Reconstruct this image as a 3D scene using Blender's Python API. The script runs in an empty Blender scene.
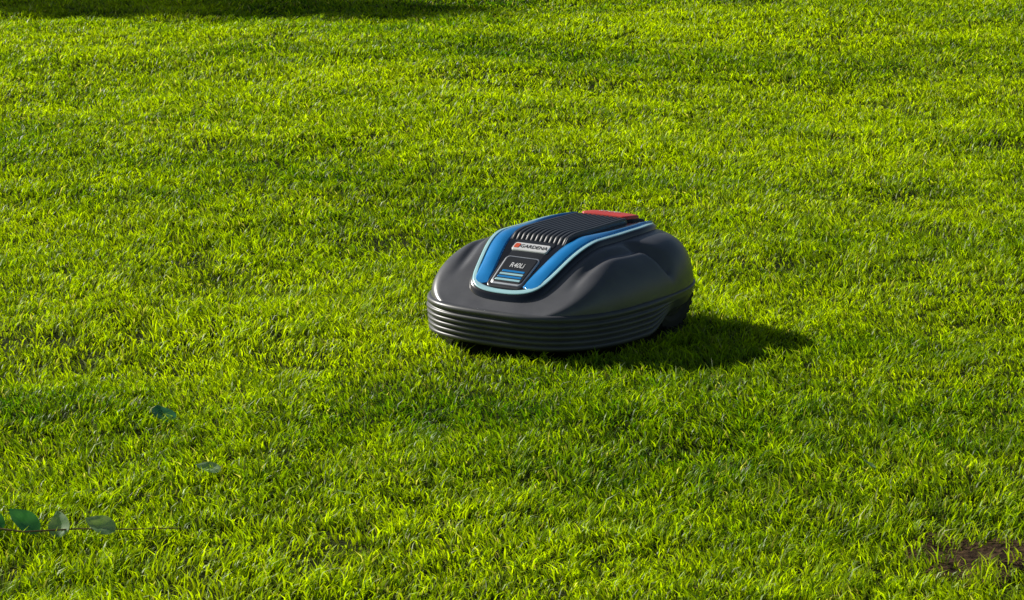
import bpy, math, random
import numpy as np
from mathutils import Vector, Matrix
random.seed(4); rng=np.random.default_rng(7)
scene=bpy.context.scene
COL=scene.collection
# ------------------------------------------------ helpers
def link(o,parent=None):
    COL.objects.link(o)
    if parent: o.parent=parent
    return o
def mk_mesh(name,verts,faces,mat=None,parent=None,smooth=True):
    me=bpy.data.meshes.new(name); me.from_pydata([tuple(map(float,v)) for v in verts],[],faces); me.update()
    if smooth: me.polygons.foreach_set('use_smooth',[True]*len(me.polygons))
    if mat: me.materials.append(mat)
    return link(bpy.data.objects.new(name,me),parent)
def fast_mesh(name,co,loops,starts,totals,mat,col=None):
    me=bpy.data.meshes.new(name)
    me.vertices.add(len(co)); me.vertices.foreach_set('co',co.astype(np.float32).ravel())
    me.loops.add(len(loops)); me.loops.foreach_set('vertex_index',loops.astype(np.int32))
    me.polygons.add(len(starts)); me.polygons.foreach_set('loop_start',starts.astype(np.int32))
    me.polygons.foreach_set('loop_total',totals.astype(np.int32))
    me.polygons.foreach_set('use_smooth',np.ones(len(starts),dtype=bool))
    me.update(calc_edges=True)
    if col is not None:
        a=me.color_attributes.new('Col','FLOAT_COLOR','POINT'); a.data.foreach_set('color',col.astype(np.float32).ravel())
    me.materials.append(mat)
    return me
def vnoise(x,y,scale,seed):
    r=np.random.default_rng(seed); n=256; g=r.random((n,n))
    X=np.asarray(x)/scale+1000.3; Y=np.asarray(y)/scale+1000.7
    i=np.floor(X).astype(int); j=np.floor(Y).astype(int); u=X-i; v=Y-j
    u=u*u*(3-2*u); v=v*v*(3-2*v)
    a=g[i%n,j%n]; b=g[(i+1)%n,j%n]; c=g[i%n,(j+1)%n]; d=g[(i+1)%n,(j+1)%n]
    return (a*(1-u)+b*u)*(1-v)+(c*(1-u)+d*u)*v
def sstep(x,a,b):
    t=np.clip((np.asarray(x)-a)/(b-a),0,1); return t*t*(3-2*t)
def gz(x,y):
    f=1-.8*np.exp(-((np.asarray(x)-.1)**2+(np.asarray(y)+.3)**2)/.25)
    return (0.07*(vnoise(x,y,1.3,11)-.5)+0.034*(vnoise(x,y,.38,12)-.5)+.008*(vnoise(x,y,.13,13)-.5))*f
# ------------------------------------------------ materials
def newmat(name):
    m=bpy.data.materials.new(name); m.use_nodes=True
    return m,m.node_tree.nodes,m.node_tree.links,m.node_tree.nodes['Principled BSDF']
def plastic(name,col,rough=.4,metal=0,coat=0,var=.15,bump=.02,bscale=900,spec=.5):
    m,n,l,b=newmat(name)
    b.inputs['Metallic'].default_value=metal; b.inputs['Coat Weight'].default_value=coat
    b.inputs['Coat Roughness'].default_value=.08; b.inputs['Specular IOR Level'].default_value=spec
    tc=n.new('ShaderNodeTexCoord')
    no=n.new('ShaderNodeTexNoise'); no.inputs['Scale'].default_value=14; no.inputs['Detail'].default_value=6
    l.new(tc.outputs['Object'],no.inputs['Vector'])
    cr=n.new('ShaderNodeValToRGB')
    cr.color_ramp.elements[0].position=.3; cr.color_ramp.elements[1].position=.7
    cr.color_ramp.elements[0].color=(*[c*(1-var) for c in col],1); cr.color_ramp.elements[1].color=(*[min(1,c*(1+var)) for c in col],1)
    l.new(no.outputs['Fac'],cr.inputs['Fac']); l.new(cr.outputs['Color'],b.inputs['Base Color'])
    mr=n.new('ShaderNodeMapRange'); mr.inputs['To Min'].default_value=max(.03,rough-.07); mr.inputs['To Max'].default_value=rough+.1
    l.new(no.outputs['Fac'],mr.inputs['Value']); l.new(mr.outputs['Result'],b.inputs['Roughness'])
    if bump>0:
        n2=n.new('ShaderNodeTexNoise'); n2.inputs['Scale'].default_value=bscale
        l.new(tc.outputs['Object'],n2.inputs['Vector'])
        bp=n.new('ShaderNodeBump'); bp.inputs['Strength'].default_value=bump*5; bp.inputs['Distance'].default_value=.0005
        l.new(n2.outputs['Fac'],bp.inputs['Height']); l.new(bp.outputs['Normal'],b.inputs['Normal'])
    return m
M_body=plastic('grey_plastic',(.10,.101,.109),.32,spec=.65)
M_bump=plastic('bumper_rubber',(.085,.086,.09),.38)
M_black=plastic('black_gloss',(.006,.006,.008),.16,coat=.5,bump=0)
M_blackm=plastic('black_matte',(.012,.012,.013),.55)
M_hatch=plastic('hatch_grey',(.06,.063,.07),.32)
M_blue=plastic('blue_lacquer',(.02,.33,.82),.18,metal=.2,coat=.9,bump=0)
M_cyan=plastic('light_blue_trim',(.52,.86,.97),.2,metal=.1,coat=.6,bump=0)
M_red=plastic('stop_red',(.78,.07,.05),.35,bump=0)
M_orange=plastic('logo_red',(.75,.10,.03),.4,bump=0)
M_white=plastic('label_white',(.8,.8,.8),.35,bump=0,var=.03)
M_silver=plastic('silver_trim',(.6,.62,.65),.3,metal=.6,bump=0)
M_panel=plastic('label_panel',(.02,.022,.026),.3,bump=0)
M_rubber=plastic('tyre_rubber',(.012,.012,.012),.7)
def foliage(name,cols=None,trans=.4,rough=.4,spec=.4,usecol=True,vein=False):
    m,n,l,b=newmat(name)
    out=n['Material Output']
    if usecol:
        at=n.new('ShaderNodeAttribute'); at.attribute_name='Col'; src=at.outputs['Color']
    else:
        tc=n.new('ShaderNodeTexCoord'); no=n.new('ShaderNodeTexNoise'); no.inputs['Scale'].default_value=60; no.inputs['Detail'].default_value=5
        l.new(tc.outputs['Object'],no.inputs['Vector'])
        cr=n.new('ShaderNodeValToRGB'); cr.color_ramp.elements[0].position=.35; cr.color_ramp.elements[1].position=.65
        cr.color_ramp.elements[0].color=(*cols[0],1); cr.color_ramp.elements[1].color=(*cols[1],1)
        l.new(no.outputs['Fac'],cr.inputs['Fac']); src=cr.outputs['Color']
    l.new(src,b.inputs['Base Color']); b.inputs['Roughness'].default_value=rough
    b.inputs['Specular IOR Level'].default_value=spec
    tr=n.new('ShaderNodeBsdfTranslucent')
    hs=n.new('ShaderNodeMixRGB'); hs.blend_type='MULTIPLY'; hs.inputs['Fac'].default_value=1; hs.inputs['Color2'].default_value=(1.55,1.5,.5,1)
    l.new(src,hs.inputs['Color1']); l.new(hs.outputs['Color'],tr.inputs['Color'])
    mx=n.new('ShaderNodeMixShader'); mx.inputs['Fac'].default_value=trans
    l.new(b.outputs[0],mx.inputs[1]); l.new(tr.outputs[0],mx.inputs[2]); l.new(mx.outputs[0],out.inputs['Surface'])
    return m
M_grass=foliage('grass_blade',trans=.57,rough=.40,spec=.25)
M_leafp=foliage('pale_leaf',[(.26,.42,.20),(.40,.54,.32)],.35,.4,.5,False)
M_leafd=foliage('dark_leaf',[(.04,.20,.07),(.08,.30,.12)],.3,.35,.5,False)
M_tree=foliage('tree_leaf',[(.03,.07,.01),(.06,.12,.02)],.3,.4,.4,False)
M_twig=plastic('twig_bark',(.28,.16,.07),.7)
M_bark=plastic('tree_bark',(.12,.08,.05),.8,var=.4)
# soil / ground
def ground_mat():
    m,n,l,b=newmat('lawn_soil')
    tc=n.new('ShaderNodeTexCoord')
    a=n.new('ShaderNodeTexNoise'); a.inputs['Scale'].default_value=9; a.inputs['Detail'].default_value=9
    l.new(tc.outputs['Object'],a.inputs['Vector'])
    cr=n.new('ShaderNodeValToRGB'); cr.color_ramp.elements[0].position=.35; cr.color_ramp.elements[1].position=.68
    cr.color_ramp.elements[0].color=(.016,.026,.003,1); cr.color_ramp.elements[1].color=(.04,.048,.01,1)
    l.new(a.outputs['Fac'],cr.inputs['Fac'])
    # far away the sheet itself reads as grass
    ln=n.new('ShaderNodeVectorMath'); ln.operation='LENGTH'; l.new(tc.outputs['Object'],ln.inputs[0])
    mr=n.new('ShaderNodeMapRange'); mr.inputs['From Min'].default_value=8; mr.inputs['From Max'].default_value=16
    l.new(ln.outputs['Value'],mr.inputs['Value'])
    mx=n.new('ShaderNodeMixRGB'); mx.inputs['Color2'].default_value=(.10,.17,.012,1)
    l.new(mr.outputs['Result'],mx.inputs['Fac']); l.new(cr.outputs['Color'],mx.inputs['Color1'])
    l.new(mx.outputs['Color'],b.inputs['Base Color']); b.inputs['Roughness'].default_value=.9
    b.inputs['Specular IOR Level'].default_value=.1
    bp=n.new('ShaderNodeBump'); bp.inputs['Strength'].default_value=.6; bp.inputs['Distance'].default_value=.01
    l.new(a.outputs['Fac'],bp.inputs['Height']); l.new(bp.outputs['Normal'],b.inputs['Normal'])
    return m
def soil_mat():
    m,n,l,b=newmat('bare_soil')
    tc=n.new('ShaderNodeTexCoord')
    a=n.new('ShaderNodeTexNoise'); a.inputs['Scale'].default_value=60; a.inputs['Detail'].default_value=9
    l.new(tc.outputs['Object'],a.inputs['Vector'])
    cr=n.new('ShaderNodeValToRGB'); cr.color_ramp.elements[0].position=.35; cr.color_ramp.elements[1].position=.7
    cr.color_ramp.elements[0].color=(.02,.012,.006,1); cr.color_ramp.elements[1].color=(.12,.07,.035,1)
    l.new(a.outputs['Fac'],cr.inputs['Fac']); l.new(cr.outputs['Color'],b.inputs['Base Color']); b.inputs['Roughness'].default_value=.95
    b.inputs['Specular IOR Level'].default_value=.1
    bp=n.new('ShaderNodeBump'); bp.inputs['Distance'].default_value=.015; l.new(a.outputs['Fac'],bp.inputs['Height']); l.new(bp.outputs['Normal'],b.inputs['Normal'])
    return m
# ------------------------------------------------ ground sheet
ax=np.concatenate([[-300,-100,-40,-20],np.arange(-12,12.01,.08),[20,40,100,300]])
ay=np.concatenate([[-300,-100,-40,-20],np.arange(-8,14.01,.08),[20,40,100,300]])
GX,GY=np.meshgrid(ax,ay); GZ=gz(GX,GY)*(1-sstep(np.hypot(GX,GY),12,16))
V=np.stack([GX,GY,GZ],-1).reshape(-1,3); nx=len(ax); ny=len(ay)
I=(np.arange(ny-1)[:,None]*nx+np.arange(nx-1)[None,:]).ravel()
L=np.stack([I,I+1,I+nx+1,I+nx],1).ravel()
me=fast_mesh('ground',V,L,np.arange(len(I))*4,np.full(len(I),4),ground_mat())
link(bpy.data.objects.new('ground',me))
# ------------------------------------------------ mower (local: front = -Y)
W,Lh=.236,.292
MX,MY,YAW=.106,-.31,-math.radians(34.5)
def rr(x,y): return (np.abs(x/W)**3+np.abs(y/Lh)**3)**(1/3)
def H(x,y):
    x=np.asarray(x,float); y=np.asarray(y,float)
    r=np.clip(rr(x,y),0,1)
    d=.102+.128*np.sqrt(np.clip(1-r**(4.5+2.8*sstep(y,.02,.16)),0,1))
    p=.140+.70*(y+.22)
    k=.035; h=np.clip(.5+.5*(d-p)/k,0,1)
    z=d*(1-h)+p*h-k*h*(1-h)
    # side shoulder valley ahead of the rear wheel housing
    ax_=np.abs(x); q=(y-.045-(ax_-.18)*.6)
    z=z-.024*np.exp(-(np.abs(q)/.014)**1.8)*sstep(ax_,.132,.165)*np.clip((1-r)*14,0,1)
    # long recess between hood and front fender
    z=z-.010*np.exp(-((ax_-.150-.02*sstep(y,-.2,0))/.012)**2)*sstep(y,-.22,-.12)*(1-sstep(y,.0,.06))
    return np.maximum(z,.1)
HO=.011
def S(x,y): return H(x,y)+HO
mower=bpy.data.objects.new('robotic_lawn_mower',None); link(mower)
mower.location=(MX,MY,float(gz(MX,MY))+.003); mower.rotation_euler=(math.radians(0),0,YAW)
mower.scale=(.957,.957,.875)
def outline_pt(a,n=3.0):
    c,s=math.cos(a),math.sin(a)
    return W*math.copysign(abs(c)**(2/n),c),Lh*math.copysign(abs(s)**(2/n),s)
NA=300
angs=[2*math.pi*i/NA for i in range(NA)]
# body top shell
verts=[];faces=[]
rs=[math.sin(t*math.pi/2)**1.0 for t in np.linspace(.02,1,110)]
for r in rs:
    rq=r*.985
    for a in angs:
        x,y=outline_pt(a); x*=rq;y*=rq
        verts.append((x,y,float(H(x/.985,y/.985))))
# tuck down
for sc,z in ((.985,.092),(.97,.075),(.93,.05),(.85,.045),(.3,.045)):
    for a in angs:
        x,y=outline_pt(a); 
        k=1-(.05*float(sstep(y,.0,.2)) if z<.08 else 0)
        verts.append((x*sc*k,y*sc*k,z))
nr=len(rs)+5
for i in range(nr-1):
    for j in range(NA):
        a=i*NA+j;b=i*NA+(j+1)%NA
        faces.append((a,a+NA,b+NA,b))
faces.append(tuple(range(NA)))
mk_mesh('body_shell',verts,faces,M_body,mower)
# ribbed bumper
prof=[(.955,.104),(.99,.1055),(1.008,.104),(1.016,.099),(1.016,.094)]
nrib=5; zt,zb=.090,.026
for k in range(nrib):
    z0=zt-(zt-zb)*k/nrib; z1=zt-(zt-zb)*(k+1)/nrib
    for f,rad in ((0,.998),(.12,.996),(.25,1.014),(.45,1.020),(.8,1.020),(.95,1.013)):
        prof.append((rad-.004*k,z0+(z1-z0)*f))
prof+= [(.97,.022),(.9,.024)]
verts=[];faces=[]
for sc,z in prof:
    for a in angs:
        x,y=outline_pt(a)
        f=float(sstep(y,-.03,.09))
        sc2=sc*(1-f)+min(sc,1.0-(.105-z)*.6)*f
        z2=z if z>.088 else z*(1-f)+(.088-(.088-z)*.35)*f
        verts.append((x*sc2,y*sc2,z2))
for i in range(len(prof)-1):
    for j in range(NA):
        a=i*NA+j;b=i*NA+(j+1)%NA
        faces.append((a,a+NA,b+NA,b))
b=mk_mesh('ribbed_bumper',verts,faces,M_bump,mower)
b.data.polygons.foreach_set('use_smooth',[True]*len(faces))
# ---- top hood
T0,T1=-.247,.236
def base_hw(t): return .098+.030*float(sstep(t,-.24,-.06))-.022*float(sstep(t,.10,.26))
def hood_outline(d,n=90):
    pts=[]
    right=[]
    for k in range(n+1):
        u=.5-.5*math.cos(math.pi*k/n)
        t=T0+d+(T1-T0-2*d)*u
        e=max(0,1-abs(2*u-1)**14)**.42
        right.append(((base_hw(t)-d)*e,t))
    return right+[(-x,t) for x,t in right[-2:0:-1]]
def fan_patch(name,outl,off,mat,wall=.006,rings=10,base=S,bevel=.0015,dome=0):
    cx=sum(p[0] for p in outl)/len(outl); cy=sum(p[1] for p in outl)/len(outl)
    n=len(outl); verts=[];faces=[]
    scs=[.03]+[i/rings for i in range(1,rings)]+[.97,1.0]
    for q,s in enumerate(scs):
        for x,y in outl:
            px,py=cx+(x-cx)*s,cy+(y-cy)*s
            o=off+dome*(1-s*s)
            if s==1.0: o-=bevel
            verts.append((px,py,float(base(px,py))+o))
    for x,y in outl: verts.append((cx+(x-cx)*1.001,cy+(y-cy)*1.001,float(base(x,y))+off-wall))
    m=len(scs)
    for i in range(m):
        for j in range(n):
            a=i*n+j;b=i*n+(j+1)%n
            faces.append((a,a+n,b+n,b))
    faces.append(tuple(range(n)))
    return mk_mesh(name,verts,faces,mat,mower)
fan_patch('top_hood',hood_outline(0),0,M_black,wall=.03,rings=30,bevel=.003)
def ring_patch(name,o1,o2,off,mat,wall=.0015,steps=4):
    n=len(o1);verts=[];faces=[]
    rows=[]
    rows.append([(x,y,float(S(x,y))+off-wall) for x,y in o1])
    for k in range(steps+1):
        f=k/steps
        rows.append([((a[0]*(1-f)+c[0]*f),(a[1]*(1-f)+c[1]*f),0) for a,c in zip(o1,o2)])
        rows[-1]=[(x,y,float(S(x,y))+off) for x,y,_ in rows[-1]]
    rows.append([(x,y,float(S(x,y))+off-wall) for x,y in o2])
    for r in rows: verts+=r
    for i in range(len(rows)-1):
        for j in range(n):
            a=i*n+j;b=i*n+(j+1)%n
            faces.append((a,b,b+n,a+n))
    return mk_mesh(name,verts,faces,mat,mower)
ring_patch('light_blue_trim',hood_outline(.0050),hood_outline(.0138),.0012,M_cyan)
# blue side wings
for sgn,nm in ((1,'blue_wing_r'),(-1,'blue_wing_l')):
    N=80;K=8;verts=[];faces=[]
    for i in range(N+1):
        u=i/N; t=-.226+(.20+.226)*u
        xo=base_hw(t)-.0165
        wd=.038*(1-sstep(u,.35,.75))+.013*sstep(u,.35,.75)
        wd=float(wd)*min(1,(u/.02+.25))*min(1,(1-u)/.12+.02)
        if u<.03: xo-=.010*(1-u/.03)
        for k in range(-1,K+2):
            f=min(max(k/K,0),1); x=xo-wd*f
            dz=.001+.004*math.sin(math.pi*f)*min(1,u*8) if 0<=k<=K else -.0008
            verts.append((sgn*x,t,float(S(x,t))+dz))
    w=K+3
    for i in range(N):
        for k in range(w-1):
            a=i*w+k; f4=(a,a+1,a+w+1,a+w)
            faces.append(f4 if sgn<0 else f4[::-1])
    mk_mesh(nm,verts,faces,M_blue,mower)
def rrect(cx,cy,hw,hh,r,n=8,taper=0):
    pts=[]
    for qx,qy,a0 in ((1,1,0),(-1,1,90),(-1,-1,180),(1,-1,270)):
        for k in range(n+1):
            a=math.radians(a0+90*k/n)
            x=qx*(hw-r)+r*math.cos(a); y=qy*(hh-r)+r*math.sin(a)
            pts.append((cx+x*(1+taper*y/hh),cy+y))
    return pts
# centre panel + display
fan_patch('centre_panel',rrect(0,-.163,.049,.066,.012,taper=.06),.0015,M_panel)
fan_patch('display_frame',rrect(0,-.186,.0415,.036,.009,taper=.05),.0030,M_silver)
fan_patch('display_face',rrect(0,-.186,.0385,.033,.007,taper=.05),.0040,M_panel)
for i in range(4):
    fan_patch('display_stripe_%d'%(i+1),rrect(0,-.214+i*.0072+.002,.031-.001*i,.0022,.001,3),.0048,M_cyan if i%2==0 else M_blue,wall=.001,bevel=.0002)
fan_patch('name_label',rrect(0,-.124,.0445,.0105,.0045),.0042,M_white,wall=.004,bevel=.0005)
fan_patch('label_logo',rrect(-.0355,-.124,.0065,.0062,.003),.0052,M_orange,wall=.001,bevel=.0002)
def text(name,s,cx,cy,w,h,off,mat,base=S):
    cu=bpy.data.curves.new(name,'FONT'); cu.body=s; cu.resolution_u=3
    cu.offset=.012
    to=bpy.data.objects.new(name+'_t',cu); COL.objects.link(to)
    dg=bpy.context.evaluated_depsgraph_get(); me=bpy.data.meshes.new_from_object(to.evaluated_get(dg))
    bpy.data.objects.remove(to)
    n=len(me.vertices); co=np.zeros(n*3); me.vertices.foreach_get('co',co); co=co.reshape(-1,3)
    mn=co.min(0); mxx=co.max(0)
    x=cx+((co[:,0]-mn[0])/(mxx[0]-mn[0])-.5)*w; y=cy+((co[:,1]-mn[1])/(mxx[1]-mn[1])-.5)*h
    co=np.stack([x,y,base(x,y)+off],1); me.vertices.foreach_set('co',co.ravel()); me.update()
    me.materials.clear(); me.materials.append(mat); me.name=name
    return link(bpy.data.objects.new(name,me),mower)
text('label_lettering','GARDENA',.007,-.124,.068,.0095,.0051,M_blackm)
text('display_lettering','R40Li',0,-.175,.034,.012,.0052,M_white)
# hatch with lengthwise ribs
def hatch_hw(t): return .070-.004*float(sstep(t,0,.15))
N=60;Kx=252;verts=[];faces=[];ribs=12
t0,t1=-.096,.152
for i in range(N+1):
    u=i/N; u=u**1.6; t=t0+(t1-t0)*u
    fr=float(sstep(t,t0,t0+.012)); bk=1-float(sstep(t,t1-.006,t1))
    for k in range(Kx+1):
        s=-1+2*k/Kx; x=s*hatch_hw(t)
        ed=min(1,(1-abs(s))/.035); ed=math.sqrt(max(0,1-(1-ed)**2))
        rib=abs(math.sin(math.pi*ribs*(s+1)/2))**.45
        if abs(s)>.96: rib=1
        z=float(S(x,t))+(-.004+(.010+.0048*rib)*ed*(.15+.85*fr)*bk)
        verts.append((x,t-(.006*rib*(1-fr)),z))
w=Kx+1
for i in range(N):
    for k in range(Kx):
        a=i*w+k; faces.append((a,a+1,a+w+1,a+w))
mk_mesh('ribbed_hatch',verts,faces,M_hatch,mower)
# stop button
fan_patch('stop_surround',rrect(0,.189,.070,.034,.016),.005,M_blackm,wall=.012)
fan_patch('stop_button',rrect(0,.183,.060,.030,.012),.012,M_red,wall=.014,bevel=.002,dome=.003)
text('stop_lettering','STOP',0,.181,.05,.017,.0158,M_white)
# wheels
def wheel(name,x,y,rad,wd,treads=26):
    N=treads*6; verts=[];faces=[]
    prof=[(-.5,.25),(-.5,.72),(-.5,.93),(-.38,1),(.38,1),(.5,.93),(.5,.72),(.42,.6),(.42,.25)]
    for (px,pr) in prof:
        for j in range(N):
            a=2*math.pi*j/N
            tr=1.0 if (j%6)<3 else .94
            r=rad*pr*(tr if pr>.9 else 1)
            verts.append((x+px*wd,y+math.cos(a)*r,rad+math.sin(a)*r))
    for i in range(len(prof)-1):
        for j in range(N):
            a=i*N+j;b=i*N+(j+1)%N
            faces.append((a,b,b+N,a+N))
    faces.append(tuple(range(N))); faces.append(tuple(range((len(prof)-1)*N,len(prof)*N))[::-1])
    mk_mesh(name,verts,faces,M_rubber,mower,smooth=False)
wheel('rear_wheel_r',.175,.13,.088,.045); wheel('rear_wheel_l',-.175,.13,.088,.045)
wheel('caster_wheel_r',.08,-.17,.038,.025,12); wheel('caster_wheel_l',-.08,-.17,.038,.025,12)
# ------------------------------------------------ grass
CY=-6.358
def inside_main(tx,ty):  # tile intersects the dense area
    d=ty+1-CY
    if ty+1-CY<4.0 or ty-CY>12.6: return False
    hw=.185*d+.25
    return (tx+1>-hw) and (tx<hw)
def blades(x,y,z,wmul,hmul,seed,useworld=True):
    r=np.random.default_rng(seed); n=len(x)
    hn=vnoise(x,y,.16,21)*.5+vnoise(x,y,.5,22)*.5
    cl=vnoise(x,y,.035,23)
    h=(.0105+.0145*r.random(n)**1.4)*(.36+.6*hn+.95*cl)*hmul
    h*=np.where(r.random(n)<.03,1.5,1)
    wd=(.0009+.0010*r.random(n))*wmul
    yaw=r.random(n)*2*np.pi
    lean=.3+.8*r.random(n)
    ld=vnoise(x,y,.22,24)*4*np.pi+r.normal(0,1.4,n)
    lx=np.cos(ld)*lean*h; ly=np.sin(ld)*lean*h
    cx=np.cos(yaw)*wd; cy=np.sin(yaw)*wd
    co=np.zeros((n,5,3))
    co[:,0]=np.stack([x-cx,y-cy,z],1); co[:,1]=np.stack([x+cx,y+cy,z],1)
    mx_,my_,mz=x+lx*.35,y+ly*.35,z+h*.55
    co[:,2]=np.stack([mx_+cx*.85,my_+cy*.85,mz],1); co[:,3]=np.stack([mx_-cx*.85,my_-cy*.85,mz],1)
    co[:,4]=np.stack([x+lx,y+ly,z+h*(.98-.25*lean)],1)
    base=np.arange(n)*5
    loops=np.stack([base,base+1,base+2,base+3,base+3,base+2,base+4],1).ravel()
    starts=np.stack([np.arange(n)*7,np.arange(n)*7+4],1).ravel(); totals=np.tile([4,3],n)
    g1=np.array([.070,.225,.002]); g2=np.array([.53,.72,.003]); g3=np.array([.62,.62,.22])
    big=vnoise(x,y*1.8,1.1,30)*.5+vnoise(x,y*1.6,.42,31)*.5
    big=.5+(big-.5)*1.8
    f=np.clip(-.12+1.2*(big*.48+vnoise(x,y,.07,32)*.32+r.random(n)*.5),0,1)[:,None]
    c=g1*(1-f)+g2*f
    straw=(r.random(n)<.035*(.3+1.5*vnoise(x,y,.4,33)))[:,None]
    c=np.where(straw,g3*(.6+.6*r.random(n))[:,None],c)
    c=c*(.45+1.0*r.random(n))[:,None]
    base_shade=np.array([.04,.05,.006])  # shade low in the grass, painted into the blade colour towards the base
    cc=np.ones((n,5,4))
    for q,k in ((0,.82),(1,.82),(2,.08),(3,.08),(4,0)): cc[:,q,:3]=c*(1-k)+base_shade*k
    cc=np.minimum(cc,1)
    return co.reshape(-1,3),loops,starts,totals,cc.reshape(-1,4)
lawn=bpy.data.objects.new('lawn_grass',None); link(lawn)
tiles_main=[];tiles_out=[]
for tx in range(-9,9):
    for ty in range(-5,14):
        (tiles_main if inside_main(tx,ty) else tiles_out).append((tx,ty))
xs=[];ys=[]
for tx,ty in tiles_main:
    dist=ty+.5-CY; dens=32000*min(1,5.2/dist)**1.12
    n=int(dens); xs.append(tx+rng.random(n)); ys.append(ty+rng.random(n))
x=np.concatenate(xs); y=np.concatenate(ys)
# trim the strip to the wedge of lawn with unique blades, keep bare spots open
ca,sa=math.cos(-YAW),math.sin(-YAW)
lx_=(x-MX)*ca-(y-MY)*sa; ly_=(x-MX)*sa+(y-MY)*ca
keep=rr(lx_/.90,ly_/.90)>1
SX,SY=.735,-1.86
soil=np.exp(-(((x-SX)/.12)**2+((y-SY)/.13)**2)*(.3+1.7*vnoise(x,y,.03,41)))
soil2=np.exp(-(((x+.79)/.05)**2+((y+2.02)/.06)**2))
keep&=rng.random(len(x))>np.maximum(soil,soil2)*1.10
thin=sstep(vnoise(x,y,.09,42)*.6+vnoise(x,y,.3,43)*.4,.62,.8)
keep&=rng.random(len(x))>thin*.5
x=x[keep];y=y[keep]
dist=y-CY; wm=np.clip(dist/6.2,1,1.9)
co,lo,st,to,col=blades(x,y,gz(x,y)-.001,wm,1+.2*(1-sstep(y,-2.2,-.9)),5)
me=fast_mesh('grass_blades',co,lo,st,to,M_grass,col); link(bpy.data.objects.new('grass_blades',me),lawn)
print('blades',len(x),'tiles',len(tiles_main))
var=[]
for v in range(3):
    xx=rng.random(11000);yy=rng.random(11000)
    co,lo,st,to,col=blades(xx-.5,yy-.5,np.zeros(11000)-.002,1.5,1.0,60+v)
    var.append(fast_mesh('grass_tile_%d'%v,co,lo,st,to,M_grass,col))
for i,(tx,ty) in enumerate(tiles_out):
    o=bpy.data.objects.new('grass_tile',var[rng.integers(3)]); link(o,lawn)
    o.location=(tx+.5,ty+.5,float(gz(tx+.5,ty+.5))+.004); o.rotation_euler=(0,0,math.pi/2*int(rng.integers(4)))
# bare soil patch
def disc(name,cx,cy,rx,ry,mat):
    verts=[(cx,cy,float(gz(cx,cy))+.005)];faces=[];n=60;R=9
    for q in range(1,R+1):
        for j in range(n):
            a=2*math.pi*j/n; k=q/R*(1+.22*math.sin(3*a+1)+.12*math.sin(7*a))
            px,py=cx+rx*k*math.cos(a),cy+ry*k*math.sin(a)
            verts.append((px,py,float(gz(px,py))+(.004+.006*float(vnoise(px,py,.015,77)) if q<R else -.006)))
    for j in range(n): faces.append((0,1+j,1+(j+1)%n))
    for q in range(R-1):
        for j in range(n):
            a=1+q*n+j;b=1+q*n+(j+1)%n
            faces.append((a,a+n,b+n,b))
    mk_mesh(name,verts,faces,mat)
disc('bare_soil_patch',SX,SY,.13,.14,soil_mat())
# ------------------------------------------------ leaves
def leaf(name,x,y,z,ln,wd,yaw,tilt,roll,mat,parent=None,curl=.25):
    N=10;K=6;verts=[];faces=[]
    for i in range(N+1):
        u=i/N; hw=wd*.5*math.sin(math.pi*min(1,u**.75*.98+.01))**.8
        for k in range(K+1):
            s=-1+2*k/K
            verts.append((s*hw,(u-.5)*ln,abs(s)*hw*curl+ln*.18*(u-.5)**2*4*.3+.001*math.sin(9*u+3*s)))
    w=K+1
    for i in range(N):
        for k in range(K): a=i*w+k; faces.append((a,a+1,a+w+1,a+w))
    o=mk_mesh(name,verts,faces,mat,parent); o.location=(x,y,z); o.rotation_euler=(tilt,roll,yaw)
    return o
def gl(x,y,h): return float(gz(x,y))+h
leaf('fallen_leaf',-.626,-1.12,gl(-.626,-1.12,.016),.056,.046,.5,.35,.15,M_leafd)
leaf('fallen_leaf',-.508,-1.48,gl(-.508,-1.48,.018),.045,.028,1.3,.2,-.35,M_leafp)
leaf('fallen_leaf',-.267,-1.61,gl(-.267,-1.61,.018),.036,.020,1.5,.15,.3,M_leafp)
leaf('fallen_leaf',.604,-1.43,gl(.604,-1.43,.018),.03,.016,.7,.3,.3,M_leafp)
tw=bpy.data.objects.new('fallen_twig',None); link(tw)
pts=[(-.95,-1.85),(-.85,-1.825),(-.76,-1.845),(-.68,-1.82),(-.60,-1.815),(-.52,-1.79)]
pts=[(a,b,gl(a,b,.023-(.006 if i==5 else 0)+.002*(i%2))) for i,(a,b) in enumerate(pts)]
verts=[];faces=[];n=7
for i,p in enumerate(pts):
    for j in range(n):
        a=2*math.pi*j/n; r=.0019*(1-i/9)
        verts.append((p[0],p[1]+r*math.cos(a),p[2]+r*math.sin(a)))
for i in range(len(pts)-1):
    for j in range(n):
        a=i*n+j;b=i*n+(j+1)%n; faces.append((a,b,b+n,a+n))
mk_mesh('stem',verts,faces,M_twig,tw)
for i,(a,s,yw,ti,ro,mt) in enumerate(((-.818,1.05,.9,.75,-.2,M_leafd),(-.765,1.15,1.2,.7,-.3,M_leafd),(-.708,.9,-.1,.9,-.3,M_leafp),(-.645,1.0,1.2,.4,-.4,M_leafp),(-.87,.9,.8,.4,-.2,M_leafp))):
    leaf('leaf_%d'%(i+1),a,-1.815,gl(a,-1.815,.029),.052*s,.040*s,yw,ti,ro,mt,tw)
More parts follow.
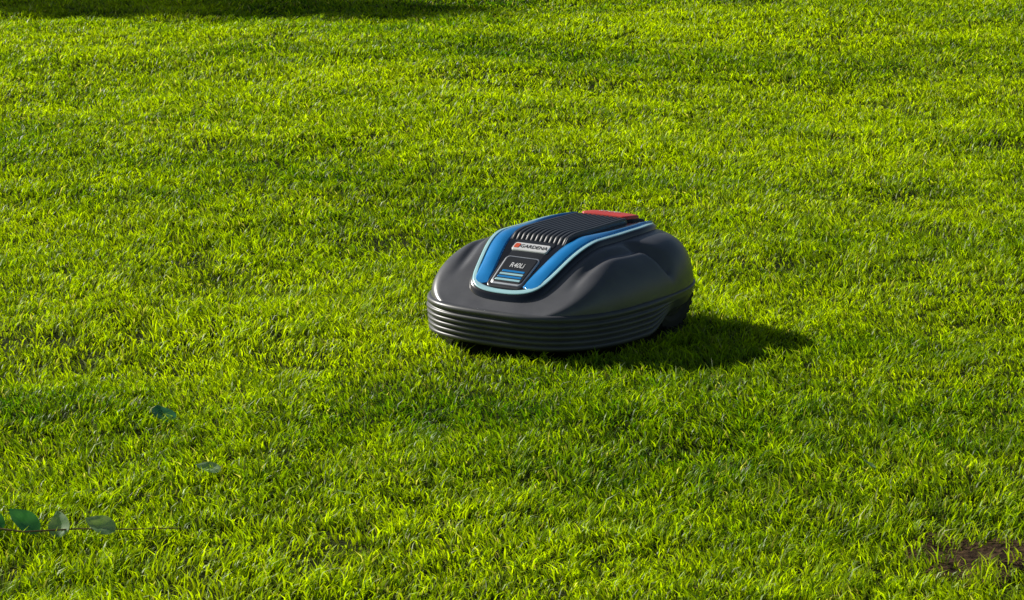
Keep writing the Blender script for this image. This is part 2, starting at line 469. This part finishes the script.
# ------------------------------------------------ tree out to the left (casts the shadow at the far edge)
SUN_EL=math.radians(29); SUNV=Vector((-.84,.54,0)).normalized()
tree=bpy.data.objects.new('garden_tree',None); link(tree)
ch=3.6; dist=ch/math.tan(SUN_EL)
tcx,tcy=-1.95+SUNV.x*dist, 6.2+SUNV.y*dist
def limb(name,p0,p1,r0,r1):
    p0=Vector(p0);p1=Vector(p1);d=(p1-p0).normalized();q=d.to_track_quat('Z','Y');verts=[];faces=[];n=10
    for i in range(7):
        f=i/6
        for j in range(n):
            a=2*math.pi*j/n;r=r0+(r1-r0)*f
            verts.append(p0.lerp(p1,f)+q@Vector((math.cos(a)*r,math.sin(a)*r,0))+Vector((.05*math.sin(4*f),0,0))*r0*3)
    for i in range(6):
        for j in range(n):
            a=i*n+j;b=i*n+(j+1)%n;faces.append((a,b,b+n,a+n))
    mk_mesh(name,verts,faces,M_bark,tree)
limb('trunk',(tcx,tcy,-.05),(tcx,tcy,2.9),.13,.07)
cent=[]
for i in range(16):
    a=i*2.4; e=Vector((tcx+math.cos(a)*random.uniform(.2,.65),tcy+math.sin(a)*random.uniform(.2,.65),ch+random.uniform(-.9,.7)))
    limb('limb_%d'%(i+1),(tcx,tcy,random.uniform(1.9,2.8)),e,.04,.012); cent.append(e)
n=15000
C=np.array([list(c) for c in cent])[rng.integers(len(cent),size=n)]+rng.normal(0,.14,(n,3))
a1=rng.normal(0,1,(n,3)); a1/=np.linalg.norm(a1,axis=1)[:,None]; a2=np.cross(a1,rng.normal(0,1,(n,3))); a2/=np.linalg.norm(a2,axis=1)[:,None]
co=np.stack([C-a1*.045,C+a2*.025,C+a1*.045,C-a2*.025],1).reshape(-1,3)
me=fast_mesh('crown_leaves',co,np.arange(n*4),np.arange(n)*4,np.full(n,4),M_tree); link(bpy.data.objects.new('crown_leaves',me),tree)
# ------------------------------------------------ light
w=bpy.data.worlds.new('World'); scene.world=w; w.use_nodes=True
nt=w.node_tree; bg=nt.nodes['Background']; sky=nt.nodes.new('ShaderNodeTexSky'); sky.sky_type='NISHITA'; sky.sun_disc=False
sky.sun_elevation=SUN_EL; sky.sun_rotation=math.atan2(SUNV.x,SUNV.y)
nt.links.new(sky.outputs[0],bg.inputs[0]); bg.inputs[1].default_value=.05
sl=bpy.data.lights.new('sun','SUN'); sl.energy=5; sl.angle=math.radians(.5); sl.color=(1,.96,.88)
so=bpy.data.objects.new('sun',sl); link(so)
sd=Vector((SUNV.x*math.cos(SUN_EL),SUNV.y*math.cos(SUN_EL),math.sin(SUN_EL)))
so.rotation_euler=sd.to_track_quat('Z','Y').to_euler(); so.location=sd*20
# ------------------------------------------------ camera
cam=bpy.data.cameras.new('camera'); co_=bpy.data.objects.new('camera',cam); link(co_)
co_.location=(0,-6.358,1.351); co_.rotation_euler=(math.radians(78),0,0)
cam.sensor_width=36; cam.lens=106; cam.clip_end=1500; cam.clip_start=.05
scene.camera=co_
scene.view_settings.view_transform='Standard'; scene.view_settings.look='None'; scene.view_settings.exposure=0
